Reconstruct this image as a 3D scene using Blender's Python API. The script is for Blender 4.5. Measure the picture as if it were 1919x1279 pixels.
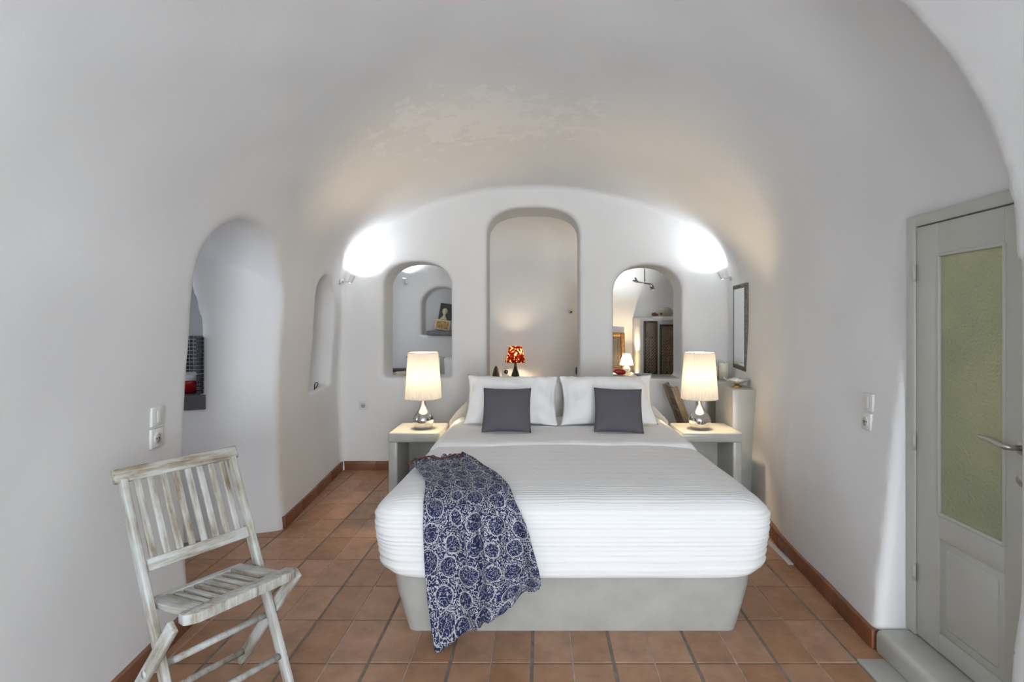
import bpy, bmesh, math, random
import numpy as np
from mathutils import Vector, Matrix, noise
random.seed(7)
for o in list(bpy.data.objects): bpy.data.objects.remove(o)
S = bpy.context.scene
C = S.collection
PI = math.pi
F, PX, PY, H = 1057.0, 1011.0, 602.0, 1.40      # focal length and principal point in photo pixels, eye height

# ------------------------------------------------------------------ camera, world, large lights, exposure
cam_d = bpy.data.cameras.new('camera'); cam = bpy.data.objects.new('camera', cam_d); C.objects.link(cam)
cam.location = (0, 0, H); cam.rotation_euler = (PI/2, 0, 0)
cam_d.sensor_width = 36; cam_d.lens = 36*F/1919
cam_d.shift_x = -(PX-959.5)/1919; cam_d.shift_y = -(639.5-PY)/1919
cam_d.clip_start = 0.02
S.camera = cam
W = bpy.data.worlds.new('world'); S.world = W; W.use_nodes = True
W.node_tree.nodes['Background'].inputs[0].default_value = (0.80, 0.90, 1.0, 1)
W.node_tree.nodes['Background'].inputs[1].default_value = 1.0
def area(name, loc, rot, sx, sy, power, col):
    l = bpy.data.lights.new(name, 'AREA'); l.shape = 'RECTANGLE'; l.size = sx; l.size_y = sy
    l.energy = power; l.color = col
    o = bpy.data.objects.new(name, l); C.objects.link(o); o.location = loc; o.rotation_euler = rot
    return o
# daylight through the glazed front doorway behind the camera and an unseen kitchen window
area('daylight_front', (0.72, -3.75, 1.25), (PI/2+.45, 0, 0), 1.3, 2.1, 205, (0.90, 0.955, 1.0))
area('daylight_kitchen', (-3.15, 2.9, 1.3), (0, -PI/2, 0), 1.0, 0.45, 4.5, (0.76, 0.86, 1.0))
area('fill_far_room', (-2.5, 6.4, 1.3), (0, -PI/2, 0), 1.0, 0.9, 2.5, (0.82, 0.9, 1.0))  # added cool fill inside the far room, which has no window
S.view_settings.view_transform = 'Standard'; S.view_settings.look = 'None'
S.view_settings.exposure = 0.10; S.view_settings.gamma = 1.0
S.view_settings.use_curve_mapping = False

# ------------------------------------------------------------------ helpers
def P(px, py, Y):
    return Vector(((px-PX)*Y/F, Y, H-(py-PY)*Y/F))
def tag(o, label=None, cat=None, group=None, kind=None):
    if label: o['label'] = label
    if cat: o['category'] = cat
    if group: o['group'] = group
    if kind: o['kind'] = kind
    return o
def link(name, me, mat=None, parent=None, smooth=True):
    o = bpy.data.objects.new(name, me); C.objects.link(o)
    if mat is not None:
        me.materials.clear(); me.materials.append(mat)
    if smooth:
        for p in me.polygons: p.use_smooth = True
    if parent is not None: o.parent = parent
    return o
def empty(name, loc, rz=0):
    o = bpy.data.objects.new(name, None); C.objects.link(o); o.location = loc; o.rotation_euler = (0, 0, rz)
    o.empty_display_size = 0.05
    return o
def from_bm(bm, name):
    me = bpy.data.meshes.new(name); bmesh.ops.recalc_face_normals(bm, faces=bm.faces[:]); bm.to_mesh(me); bm.free(); return me
def pyd(name, v, f):
    me = bpy.data.meshes.new(name); me.from_pydata([tuple(p) for p in v], [], f); me.update(); return me
def box_bm(lo, hi, bev=0.0, seg=2, bm=None):
    bm2 = bmesh.new()
    r = bmesh.ops.create_cube(bm2, size=1)
    lo = Vector(lo); hi = Vector(hi)
    for v in bm2.verts:
        v.co = Vector((lo[i]+(v.co[i]+.5)*(hi[i]-lo[i]) for i in range(3)))
    if bev > 0:
        bmesh.ops.bevel(bm2, geom=bm2.edges[:]+bm2.verts[:], offset=bev, segments=seg, affect='EDGES', profile=.5)
    if bm is None: return bm2
    me = bpy.data.meshes.new('t'); bm2.to_mesh(me); bm2.free(); bm.from_mesh(me); bpy.data.meshes.remove(me); return bm
def box(name, lo, hi, mat, parent=None, bev=0.004, seg=2, smooth=True):
    o = link(name, from_bm(box_bm(lo, hi, bev, seg), name), mat, parent, smooth and bev > 0)
    return o
def lathe(name, prof, mat, parent=None, n=40, loc=(0,0,0), closed=False):
    v = []; f = []
    m = len(prof)
    for i in range(n):
        a = 2*PI*i/n
        for r, z in prof: v.append((loc[0]+r*math.cos(a), loc[1]+r*math.sin(a), loc[2]+z))
    for i in range(n):
        for j in range(m-1):
            a = i*m+j; b = ((i+1) % n)*m+j
            f.append((a, b, b+1, a+1))
    me = pyd(name, v, f)
    bm = bmesh.new(); bm.from_mesh(me)
    bmesh.ops.remove_doubles(bm, verts=bm.verts[:], dist=1e-5)
    bmesh.ops.recalc_face_normals(bm, faces=bm.faces[:]); bm.to_mesh(me); bm.free()
    return link(name, me, mat, parent)
def tube_geo(pts, r, n=10, cap=True):
    pts = [Vector(p) for p in pts]; v = []; f = []
    rr = r if isinstance(r, (list, tuple)) else [r]*len(pts)
    up = Vector((0, 0, 1))
    prevx = None
    for i, p in enumerate(pts):
        t = (pts[min(i+1, len(pts)-1)]-pts[max(i-1, 0)]).normalized()
        if prevx is None:
            x = t.cross(up)
            if x.length < 1e-3: x = t.cross(Vector((1, 0, 0)))
        else:
            x = prevx-t*prevx.dot(t)
        x.normalize(); prevx = x; y = t.cross(x)
        for k in range(n):
            a = 2*PI*k/n
            v.append(p+(x*math.cos(a)+y*math.sin(a))*rr[i])
    for i in range(len(pts)-1):
        for k in range(n):
            a = i*n+k; b = i*n+(k+1) % n
            f.append((a, b, b+n, a+n))
    if cap:
        f.append(tuple(range(n-1, -1, -1))); f.append(tuple(range((len(pts)-1)*n, len(pts)*n)))
    return v, f
def tube(name, pts, r, mat, parent=None, n=10):
    v, f = tube_geo(pts, r, n)
    return link(name, pyd(name, v, f), mat, parent)
def beam_bm(a, b, w, t, wdir, bev=.003, bm=None):
    """rectangular bar from a to b; w along wdir, t across"""
    a = Vector(a); b = Vector(b); d = (b-a); L = d.length; d.normalize()
    x = Vector(wdir); x = (x-d*x.dot(d)).normalized(); y = d.cross(x)
    b2 = box_bm((-w/2, -t/2, 0), (w/2, t/2, L), bev, 2)
    M = Matrix((( x.x, y.x, d.x, a.x), (x.y, y.y, d.y, a.y), (x.z, y.z, d.z, a.z), (0, 0, 0, 1)))
    bmesh.ops.transform(b2, matrix=M, verts=b2.verts[:])
    if bm is None: return b2
    me = bpy.data.meshes.new('t'); b2.to_mesh(me); b2.free(); bm.from_mesh(me); bpy.data.meshes.remove(me); return bm
def beam(name, a, b, w, t, wdir, mat, parent=None, bev=.003):
    a = Vector(a); b = Vector(b); d = (b-a); L_ = d.length; d.normalize()
    x = Vector(wdir); x = (x-d*x.dot(d)).normalized(); y = d.cross(x)
    o = link(name, from_bm(box_bm((-w/2, -t/2, 0), (w/2, t/2, L_), bev, 2), name), mat, parent)
    o.matrix_local = Matrix(((x.x, y.x, d.x, a.x), (x.y, y.y, d.y, a.y), (x.z, y.z, d.z, a.z), (0, 0, 0, 1)))
    return o
def prism(name, outline, axis, a, b, mat, parent=None, bev=0.0):
    """outline: 2D points; axis 'x','y' or 'z' is the extrusion direction from a to b"""
    def put(p, t):
        if axis == 'x': return (t, p[0], p[1])
        if axis == 'y': return (p[0], t, p[1])
        return (p[0], p[1], t)
    bm = bmesh.new()
    v0 = [bm.verts.new(put(p, a)) for p in outline]; v1 = [bm.verts.new(put(p, b)) for p in outline]
    bm.faces.new(v0); bm.faces.new(v1[::-1])
    n = len(outline)
    for i in range(n): bm.faces.new((v0[i], v1[i], v1[(i+1) % n], v0[(i+1) % n]))
    if bev > 0: bmesh.ops.bevel(bm, geom=bm.edges[:], offset=bev, segments=2, affect='EDGES', profile=.5)
    return link(name, from_bm(bm, name), mat, parent, smooth=False)
def autosmooth(o, ang=35):
    me = o.data
    for p in me.polygons: p.use_smooth = True
    try: me.set_sharp_from_angle(angle=math.radians(ang))
    except Exception: pass
    return o

# ------------------------------------------------------------------ materials
def newmat(name):
    m = bpy.data.materials.new(name); m.use_nodes = True
    nt = m.node_tree; b = nt.nodes['Principled BSDF']
    return m, nt, b
def N(nt, t, **kw):
    n = nt.nodes.new(t)
    for k, v in kw.items():
        if k in n.inputs.keys(): n.inputs[k].default_value = v
        else: setattr(n, k, v)
    return n
def ramp(nt, stops, interp='LINEAR'):
    r = nt.nodes.new('ShaderNodeValToRGB'); r.color_ramp.interpolation = interp
    e = r.color_ramp.elements
    while len(e) > 1: e.remove(e[0])
    e[0].position = stops[0][0]; e[0].color = (*stops[0][1], 1)
    for p, c in stops[1:]:
        x = e.new(p); x.color = (*c, 1)
    return r
def simple(name, col, rough=.5, metal=0.0, var=0.0, vscale=8.0, bump=0.0, bscale=60.0, spec=.5, stretch=None):
    m, nt, b = newmat(name); L = nt.links.new
    b.inputs['Base Color'].default_value = (*col, 1); b.inputs['Roughness'].default_value = rough
    b.inputs['Metallic'].default_value = metal
    b.inputs['Specular IOR Level'].default_value = spec
    tc = N(nt, 'ShaderNodeTexCoord'); mp = N(nt, 'ShaderNodeMapping'); L(tc.outputs['Object'], mp.inputs[0])
    if stretch: mp.inputs['Scale'].default_value = stretch
    if var > 0:
        n = N(nt, 'ShaderNodeTexNoise', Scale=vscale, Detail=5.0); L(mp.outputs[0], n.inputs['Vector'])
        lo = tuple(max(0, c*(1-var)) for c in col); hi = tuple(min(1, c*(1+var)) for c in col)
        r = ramp(nt, [(.3, lo), (.7, hi)]); L(n.outputs['Fac'], r.inputs[0]); L(r.outputs[0], b.inputs['Base Color'])
    if bump > 0:
        n2 = N(nt, 'ShaderNodeTexNoise', Scale=bscale, Detail=4.0); L(mp.outputs[0], n2.inputs['Vector'])
        bp = N(nt, 'ShaderNodeBump', Strength=bump, Distance=.004); L(n2.outputs['Fac'], bp.inputs['Height'])
        L(bp.outputs[0], b.inputs['Normal'])
    return m
def plaster():
    m, nt, b = newmat('white_plaster'); L = nt.links.new
    tc = N(nt, 'ShaderNodeTexCoord')
    n1 = N(nt, 'ShaderNodeTexNoise', Scale=1.3, Detail=4.0); L(tc.outputs['Object'], n1.inputs['Vector'])
    r1 = ramp(nt, [(.3, (.76, .76, .765)), (.7, (.82, .82, .82))]); L(n1.outputs['Fac'], r1.inputs[0])
    # flaking, re-limewashed patch on the crown of the vault
    sub = N(nt, 'ShaderNodeVectorMath', operation='SUBTRACT'); sub.inputs[1].default_value = (-.33, 3.72, 2.75)
    L(tc.outputs['Object'], sub.inputs[0])
    sc = N(nt, 'ShaderNodeVectorMath', operation='MULTIPLY'); sc.inputs[1].default_value = (.9, 1.35, .8); L(sub.outputs[0], sc.inputs[0])
    ln = N(nt, 'ShaderNodeVectorMath', operation='LENGTH'); L(sc.outputs[0], ln.inputs[0])
    n2 = N(nt, 'ShaderNodeTexNoise', Scale=7.0, Detail=9.0, Roughness=.7); L(tc.outputs['Object'], n2.inputs['Vector'])
    ma = N(nt, 'ShaderNodeMath', operation='MULTIPLY_ADD'); L(ln.outputs['Value'], ma.inputs[0]); ma.inputs[1].default_value = -.28; L(n2.outputs['Fac'], ma.inputs[2])
    r2 = ramp(nt, [(.36, (0, 0, 0)), (.39, (1, 1, 1))]); L(ma.outputs[0], r2.inputs[0])
    mx = N(nt, 'ShaderNodeMix', data_type='RGBA'); L(r2.outputs[0], mx.inputs[0]); L(r1.outputs[0], mx.inputs[6]); mx.inputs[7].default_value = (.845, .845, .85, 1)
    L(mx.outputs[2], b.inputs['Base Color'])
    b.inputs['Roughness'].default_value = .75; b.inputs['Specular IOR Level'].default_value = .25
    n3 = N(nt, 'ShaderNodeTexNoise', Scale=22.0, Detail=6.0, Roughness=.6); L(tc.outputs['Object'], n3.inputs['Vector'])
    n4 = N(nt, 'ShaderNodeTexNoise', Scale=4.0, Detail=3.0); L(tc.outputs['Object'], n4.inputs['Vector'])
    ad = N(nt, 'ShaderNodeMath', operation='MULTIPLY_ADD'); L(n4.outputs['Fac'], ad.inputs[0]); ad.inputs[1].default_value = 2.5; L(n3.outputs['Fac'], ad.inputs[2])
    ad2 = N(nt, 'ShaderNodeMath', operation='MULTIPLY_ADD'); L(r2.outputs[0], ad2.inputs[0]); ad2.inputs[1].default_value = .35; L(ad.outputs[0], ad2.inputs[2])
    bp = N(nt, 'ShaderNodeBump', Strength=.2, Distance=.006); L(ad2.outputs[0], bp.inputs['Height']); L(bp.outputs[0], b.inputs['Normal'])
    return m
def terracotta(name, base):
    m, nt, b = newmat(name); L = nt.links.new
    tc = N(nt, 'ShaderNodeTexCoord'); oi = N(nt, 'ShaderNodeObjectInfo')
    geo = N(nt, 'ShaderNodeNewGeometry')
    n1 = N(nt, 'ShaderNodeTexNoise', Scale=7.0, Detail=7.0, Roughness=.65); L(geo.outputs['Position'], n1.inputs['Vector'])
    d = tuple(c*.72 for c in base); l = (min(1, base[0]*1.22), base[1]*1.32, base[2]*1.42)
    r1 = ramp(nt, [(.28, d), (.5, base), (.75, l)]); L(n1.outputs['Fac'], r1.inputs[0])
    hv = N(nt, 'ShaderNodeHueSaturation')
    mr = N(nt, 'ShaderNodeMapRange'); L(oi.outputs['Random'], mr.inputs[0]); mr.inputs[3].default_value = .90; mr.inputs[4].default_value = 1.12
    mr2 = N(nt, 'ShaderNodeMapRange'); L(oi.outputs['Random'], mr2.inputs[0]); mr2.inputs[3].default_value = 1.05; mr2.inputs[4].default_value = .90
    L(mr.outputs[0], hv.inputs['Value']); L(mr2.outputs[0], hv.inputs['Saturation']); L(r1.outputs[0], hv.inputs['Color'])
    L(hv.outputs[0], b.inputs['Base Color'])
    n2 = N(nt, 'ShaderNodeTexNoise', Scale=30.0, Detail=5.0); L(geo.outputs['Position'], n2.inputs['Vector'])
    r2 = ramp(nt, [(.3, (.30, .30, .30)), (.7, (.52, .52, .52))]); L(n2.outputs['Fac'], r2.inputs[0]); L(r2.outputs[0], b.inputs['Roughness'])
    bp = N(nt, 'ShaderNodeBump', Strength=.25, Distance=.003); L(n2.outputs['Fac'], bp.inputs['Height']); L(bp.outputs[0], b.inputs['Normal'])
    return m
def worn_paint():
    m, nt, b = newmat('worn_white_wood'); L = nt.links.new
    tc = N(nt, 'ShaderNodeTexCoord')
    mp = N(nt, 'ShaderNodeMapping'); L(tc.outputs['Object'], mp.inputs[0]); mp.inputs['Scale'].default_value = (1.6, 1.6, .16)
    n1 = N(nt, 'ShaderNodeTexNoise', Scale=26.0, Detail=8.0, Roughness=.7); L(mp.outputs[0], n1.inputs['Vector'])
    oi = N(nt, 'ShaderNodeObjectInfo'); va = N(nt, 'ShaderNodeVectorMath', operation='ADD'); L(tc.outputs['Object'], va.inputs[0]); L(oi.outputs['Random'], va.inputs[1])
    L(va.outputs[0], mp.inputs[0])
    n2 = N(nt, 'ShaderNodeTexNoise', Scale=7.0, Detail=4.0); L(va.outputs[0], n2.inputs['Vector'])
    ad = N(nt, 'ShaderNodeMath', operation='MULTIPLY_ADD'); L(n2.outputs['Fac'], ad.inputs[0]); ad.inputs[1].default_value = .7; L(n1.outputs['Fac'], ad.inputs[2])
    r = ramp(nt, [(.64, (.20, .155, .095)), (.76, (.37, .34, .28)), (.88, (.50, .50, .47)), (1.04, (.60, .61, .61))])
    L(ad.outputs[0], r.inputs[0]); L(r.outputs[0], b.inputs['Base Color'])
    b.inputs['Roughness'].default_value = .6
    bp = N(nt, 'ShaderNodeBump', Strength=.4, Distance=.002); L(n1.outputs['Fac'], bp.inputs['Height']); L(bp.outputs[0], b.inputs['Normal'])
    return m
def cement():
    m, nt, b = newmat('polished_cement'); L = nt.links.new
    tc = N(nt, 'ShaderNodeTexCoord')
    n1 = N(nt, 'ShaderNodeTexNoise', Scale=5.0, Detail=6.0, Roughness=.6); L(tc.outputs['Object'], n1.inputs['Vector'])
    r = ramp(nt, [(.3, (.40, .405, .385)), (.7, (.50, .505, .48))]); L(n1.outputs['Fac'], r.inputs[0]); L(r.outputs[0], b.inputs['Base Color'])
    b.inputs['Roughness'].default_value = .28
    n2 = N(nt, 'ShaderNodeTexNoise', Scale=14.0, Detail=3.0); L(tc.outputs['Object'], n2.inputs['Vector'])
    bp = N(nt, 'ShaderNodeBump', Strength=.15, Distance=.005); L(n2.outputs['Fac'], bp.inputs['Height']); L(bp.outputs[0], b.inputs['Normal'])
    return m
def bedspread_mat():
    m, nt, b = newmat('white_ribbed_cotton'); L = nt.links.new
    uv = N(nt, 'ShaderNodeUVMap', uv_map='UVMap'); sp = N(nt, 'ShaderNodeSeparateXYZ')
    n0 = N(nt, 'ShaderNodeTexNoise', Scale=2.5, Detail=3.0); L(uv.outputs[0], n0.inputs['Vector'])
    ad = N(nt, 'ShaderNodeVectorMath', operation='MULTIPLY_ADD'); L(n0.outputs['Color'], ad.inputs[0]); ad.inputs[1].default_value = (.02, .02, 0); L(uv.outputs[0], ad.inputs[2])
    L(ad.outputs[0], sp.inputs[0])
    def wave(freq, ch='Y'):
        a = N(nt, 'ShaderNodeMath', operation='MULTIPLY'); L(sp.outputs[ch], a.inputs[0]); a.inputs[1].default_value = 2*PI*freq
        s = N(nt, 'ShaderNodeMath', operation='SINE'); L(a.outputs[0], s.inputs[0]); return s
    w1 = wave(48); w2 = wave(11); w3 = wave(70, 'X')
    k1 = N(nt, 'ShaderNodeMath', operation='MULTIPLY_ADD'); L(w2.outputs[0], k1.inputs[0]); k1.inputs[1].default_value = .8; L(w1.outputs[0], k1.inputs[2])
    k2 = N(nt, 'ShaderNodeMath', operation='MULTIPLY_ADD'); L(w3.outputs[0], k2.inputs[0]); k2.inputs[1].default_value = .06; L(k1.outputs[0], k2.inputs[2])
    n3 = N(nt, 'ShaderNodeTexNoise', Scale=9.0, Detail=4.0); L(uv.outputs[0], n3.inputs['Vector'])
    k3 = N(nt, 'ShaderNodeMath', operation='MULTIPLY_ADD'); L(n3.outputs['Fac'], k3.inputs[0]); k3.inputs[1].default_value = 6.0; L(k2.outputs[0], k3.inputs[2])
    bp = N(nt, 'ShaderNodeBump', Strength=.22, Distance=.003); L(k3.outputs[0], bp.inputs['Height']); L(bp.outputs[0], b.inputs['Normal'])
    b.inputs['Base Color'].default_value = (.86, .86, .87, 1); b.inputs['Roughness'].default_value = .85
    b.inputs['Specular IOR Level'].default_value = .15
    return m
def sarong_mat():
    m, nt, b = newmat('blue_paisley_cotton'); L = nt.links.new
    uv = N(nt, 'ShaderNodeUVMap', uv_map='UVMap')
    n0 = N(nt, 'ShaderNodeTexNoise', Scale=18.0, Detail=2.0); L(uv.outputs[0], n0.inputs['Vector'])
    wv = N(nt, 'ShaderNodeVectorMath', operation='MULTIPLY_ADD'); L(n0.outputs['Color'], wv.inputs[0]); wv.inputs[1].default_value = (.018, .018, 0); L(uv.outputs[0], wv.inputs[2])
    v1 = N(nt, 'ShaderNodeTexVoronoi', Scale=8.6, Randomness=.3); L(wv.outputs[0], v1.inputs['Vector'])
    def math_(op, a, b=None, c=None):
        n = N(nt, 'ShaderNodeMath', operation=op)
        for k, x in enumerate((a, b, c)):
            if x is None: continue
            if isinstance(x, (int, float)): n.inputs[k].default_value = x
            else: L(x, n.inputs[k])
        return n.outputs[0]
    D = v1.outputs['Distance']
    n1 = N(nt, 'ShaderNodeTexNoise', Scale=42.0, Detail=1.5); L(uv.outputs[0], n1.inputs['Vector'])
    curl = math_('SINE', math_('MULTIPLY_ADD', n1.outputs['Fac'], 34.0, math_('MULTIPLY', D, 34.0)))
    inside = math_('MULTIPLY_ADD', math_('LESS_THAN', D, .40), -.42, .0)
    ring = math_('MULTIPLY', math_('COMPARE', D, .425, .022), 1.2)
    tot = math_('ADD', math_('ADD', curl, inside), ring)
    r = ramp(nt, [(.0, (.020, .026, .085)), (.15, (.033, .041, .12)), (.55, (.38, .39, .41)), (1, (.48, .48, .48))]); L(tot, r.inputs[0])
    L(r.outputs[0], b.inputs['Base Color']); b.inputs['Roughness'].default_value = .8; b.inputs['Specular IOR Level'].default_value = .2
    return m
def shade_mat(name, col, trans=.6, pattern=False):
    m = bpy.data.materials.new(name); m.use_nodes = True; nt = m.node_tree; L = nt.links.new
    nt.nodes.remove(nt.nodes['Principled BSDF'])
    out = nt.nodes['Material Output']
    d = N(nt, 'ShaderNodeBsdfDiffuse'); t = N(nt, 'ShaderNodeBsdfTranslucent'); mx = N(nt, 'ShaderNodeMixShader', Fac=trans)
    d.inputs[0].default_value = (*col, 1); t.inputs[0].default_value = (*col, 1)
    if pattern:
        tc = N(nt, 'ShaderNodeTexCoord'); v = N(nt, 'ShaderNodeTexVoronoi', Scale=38.0); L(tc.outputs['Object'], v.inputs['Vector'])
        n = N(nt, 'ShaderNodeTexNoise', Scale=34.0, Detail=3.0); L(tc.outputs['Object'], n.inputs['Vector'])
        r = ramp(nt, [(.48, (.035, .003, .002)), (.57, (.12, .010, .005)), (.62, (.55, .33, .14)), (.75, (.6, .42, .2))]); L(n.outputs['Fac'], r.inputs[0])
        L(r.outputs[0], d.inputs[0]); L(r.outputs[0], t.inputs[0])
    L(d.outputs[0], mx.inputs[1]); L(t.outputs[0], mx.inputs[2]); L(mx.outputs[0], out.inputs[0])
    return m
def glass_frosted():
    m, nt, b = newmat('frosted_backlit_glass'); L = nt.links.new
    tc = N(nt, 'ShaderNodeTexCoord')
    n = N(nt, 'ShaderNodeTexNoise', Scale=2.2, Detail=2.0); L(tc.outputs['Object'], n.inputs['Vector'])
    r = ramp(nt, [(.3, (.30, .33, .21)), (.7, (.43, .445, .25))]); L(n.outputs['Fac'], r.inputs[0]); L(r.outputs[0], b.inputs['Base Color'])  # opaque pane: light from behind is painted into its green-yellow colour
    b.inputs['Roughness'].default_value = .22
    v = N(nt, 'ShaderNodeTexVoronoi', Scale=85.0); L(tc.outputs['Object'], v.inputs['Vector'])
    n2 = N(nt, 'ShaderNodeTexNoise', Scale=70.0, Detail=2.0); L(tc.outputs['Object'], n2.inputs['Vector'])
    ad = N(nt, 'ShaderNodeMath', operation='ADD'); L(v.outputs['Distance'], ad.inputs[0]); L(n2.outputs['Fac'], ad.inputs[1])
    bp = N(nt, 'ShaderNodeBump', Strength=.8, Distance=.003); L(ad.outputs[0], bp.inputs['Height']); L(bp.outputs[0], b.inputs['Normal'])
    return m
def emis(name, col, strength):
    m, nt, b = newmat(name)
    b.inputs['Base Color'].default_value = (*col, 1); b.inputs['Emission Color'].default_value = (*col, 1); b.inputs['Emission Strength'].default_value = strength
    return m
M = {}
M['plaster'] = plaster()
M['terra'] = terracotta('terracotta_tile', (.37, .192, .104))
M['terra_base'] = terracotta('terracotta_skirting', (.22, .085, .04))
M['grout'] = simple('grey_grout', (.20, .18, .16), .9, var=.25, vscale=20)
M['groutl'] = simple('pale_grout', (.40, .33, .27), .9, var=.2, vscale=20)
M['cement'] = cement()
M['step'] = simple('painted_cement', (.50, .50, .47), .45, var=.05, bump=.2, bscale=25)
M['spread'] = bedspread_mat()
M['pillow'] = simple('white_pillow_cotton', (.86, .86, .87), .85, bump=.12, bscale=18, spec=.15)
M['cushion'] = simple('grey_cushion_cotton', (.105, .102, .115), .75, var=.05, bump=.15, bscale=300, spec=.25)
M['sarong'] = sarong_mat()
M['cord'] = simple('brown_red_cord', (.12, .03, .02), .7)
M['chrome'] = simple('chrome', (.60, .59, .57), .06, 1.0)
M['nickel'] = simple('brushed_nickel', (.50, .48, .45), .28, 1.0)
M['shade'] = shade_mat('cream_pleated_fabric', (.70, .66, .60), .055)
M['shade_red'] = shade_mat('red_patterned_shade', (.5, .05, .03), .3, True)
M['shade_white'] = shade_mat('small_white_shade', (.9, .82, .65), .55)
M['bulb'] = emis('warm_bulb', (1, .78, .45), 6)
M['bulbc'] = emis('cool_bulb', (.92, .97, 1), 30)
M['white_plastic'] = simple('white_plastic', (.72, .72, .70), .35)
M['socket_dark'] = simple('socket_recess', (.50, .50, .49), .5)
M['black'] = simple('black_gloss', (.012, .011, .011), .25)
M['dark'] = simple('dark_grey', (.05, .05, .055), .5)
M['doorp'] = simple('grey_door_paint', (.50, .50, .46), .4, var=.02)
M['glass'] = glass_frosted()
M['worn'] = worn_paint()
M['mirror'] = simple('mirror_glass', (.80, .84, .83), .03, 1.0)
M['carved'] = simple('carved_grey_wood', (.14, .125, .11), .45, .25, var=.45, vscale=60, bump=.9, bscale=90)
M['gold'] = simple('old_gilt', (.21, .115, .035), .4, .5, var=.4, vscale=30)
M['candle'] = simple('ivory_wax', (.80, .76, .64), .45)
M['pearl'] = simple('mother_of_pearl', (.62, .60, .55), .2, .2, var=.3, vscale=40)
M['brass'] = simple('brass', (.65, .45, .18), .25, 1.0)
M['oldwood'] = simple('grey_brown_wood', (.27, .21, .15), .6, var=.3, vscale=14, bump=.3, bscale=40, stretch=(6, 6, .6))
M['lattice'] = simple('dark_lattice_wood', (.07, .045, .028), .4, var=.3, vscale=20)
M['panelwood'] = simple('weathered_panel_wood', (.20, .15, .105), .5, var=.3, vscale=16)
M['slatwood'] = simple('pale_slat_wood', (.36, .26, .16), .4, var=.2, vscale=20)
M['tile_dark'] = simple('mosaic_navy', (.018, .02, .032), .2, var=.8, vscale=22)
M['tile_grout'] = simple('white_grout', (.75, .75, .75), .8)
M['counter'] = simple('dark_grey_counter', (.085, .085, .095), .4, var=.1)
M['red'] = simple('red_enamel', (.42, .008, .012), .2)
M['white_gloss'] = simple('white_enamel', (.75, .76, .77), .25)
M['stone'] = simple('grey_stone_slab', (.16, .16, .165), .6, var=.2, vscale=30)
M['ochre'] = simple('ochre_clay', (.38, .25, .08), .6, var=.5, vscale=45)
M['figure'] = simple('cream_figure', (.62, .55, .40), .6, var=.15, vscale=30)
M['driftwood'] = simple('pale_shell', (.58, .52, .42), .6, var=.25, vscale=30)
M['flower'] = simple('dried_red_flower', (.22, .03, .025), .7, var=.5, vscale=60)
M['rock'] = simple('pale_stone', (.42, .42, .37), .8, var=.15, bump=.4)
M['quilt'] = simple('far_bed_cotton', (.78, .77, .74), .85, var=.04)

# ------------------------------------------------------------------ cave shell from a distance field
VX = .025
xs = np.arange(-3.35, 2.55, VX, dtype=np.float32); ys = np.arange(-4.0, 7.85, VX, dtype=np.float32); zs = np.arange(-.15, 3.25, VX, dtype=np.float32)
YB, YF, YW = 5.31, 5.69, 7.30          # back wall, its far face, far room's end wall
def XL(Y, z):
    return -1.56-.0915*(Y-2.06)-.035*np.sin(PI*np.clip(z/1.5, 0, 1))
_yk = [-2, 2.38, 3.5, 4.3, 4.8, 5.31]
def XR(Y, z):
    f0 = np.interp(Y, _yk, [1.33, 1.425, 1.487, 1.60, 1.66, 1.75]); f1 = np.interp(Y, _yk, [1.52, 1.575, 1.605, 1.685, 1.715, 1.80])
    t = np.clip(z/1.4, 0, 1)
    return f0+(f1-f0)*t
def smin(a, b, k):
    h = np.clip(k-np.abs(a-b), 0, None)/k
    return np.minimum(a, b)-h*h*k*.25
def smax(a, b, k): return -smin(-a, -b, k)
def ell(x, z, a, b):
    q = np.sqrt((x/a)**2+(z/b)**2)+1e-6
    g = np.sqrt((x/a**2)**2+(z/b**2)**2)+1e-6
    return (q-1)*q/g
def arch2(u, z, c, w, zb, zt, rise, p=2.0):
    """distance-like field of an arched opening in a plane"""
    a = np.abs(u-c)
    zc = zt-rise
    q = ((a/w)**p+(np.clip(z-zc, 0, None)/rise)**p)**(1/p)
    d_top = (q-1)*min(w, rise)
    d = np.where(z > zc, np.maximum(d_top, -9), a-w)
    return np.maximum(d, zb-z)
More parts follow.
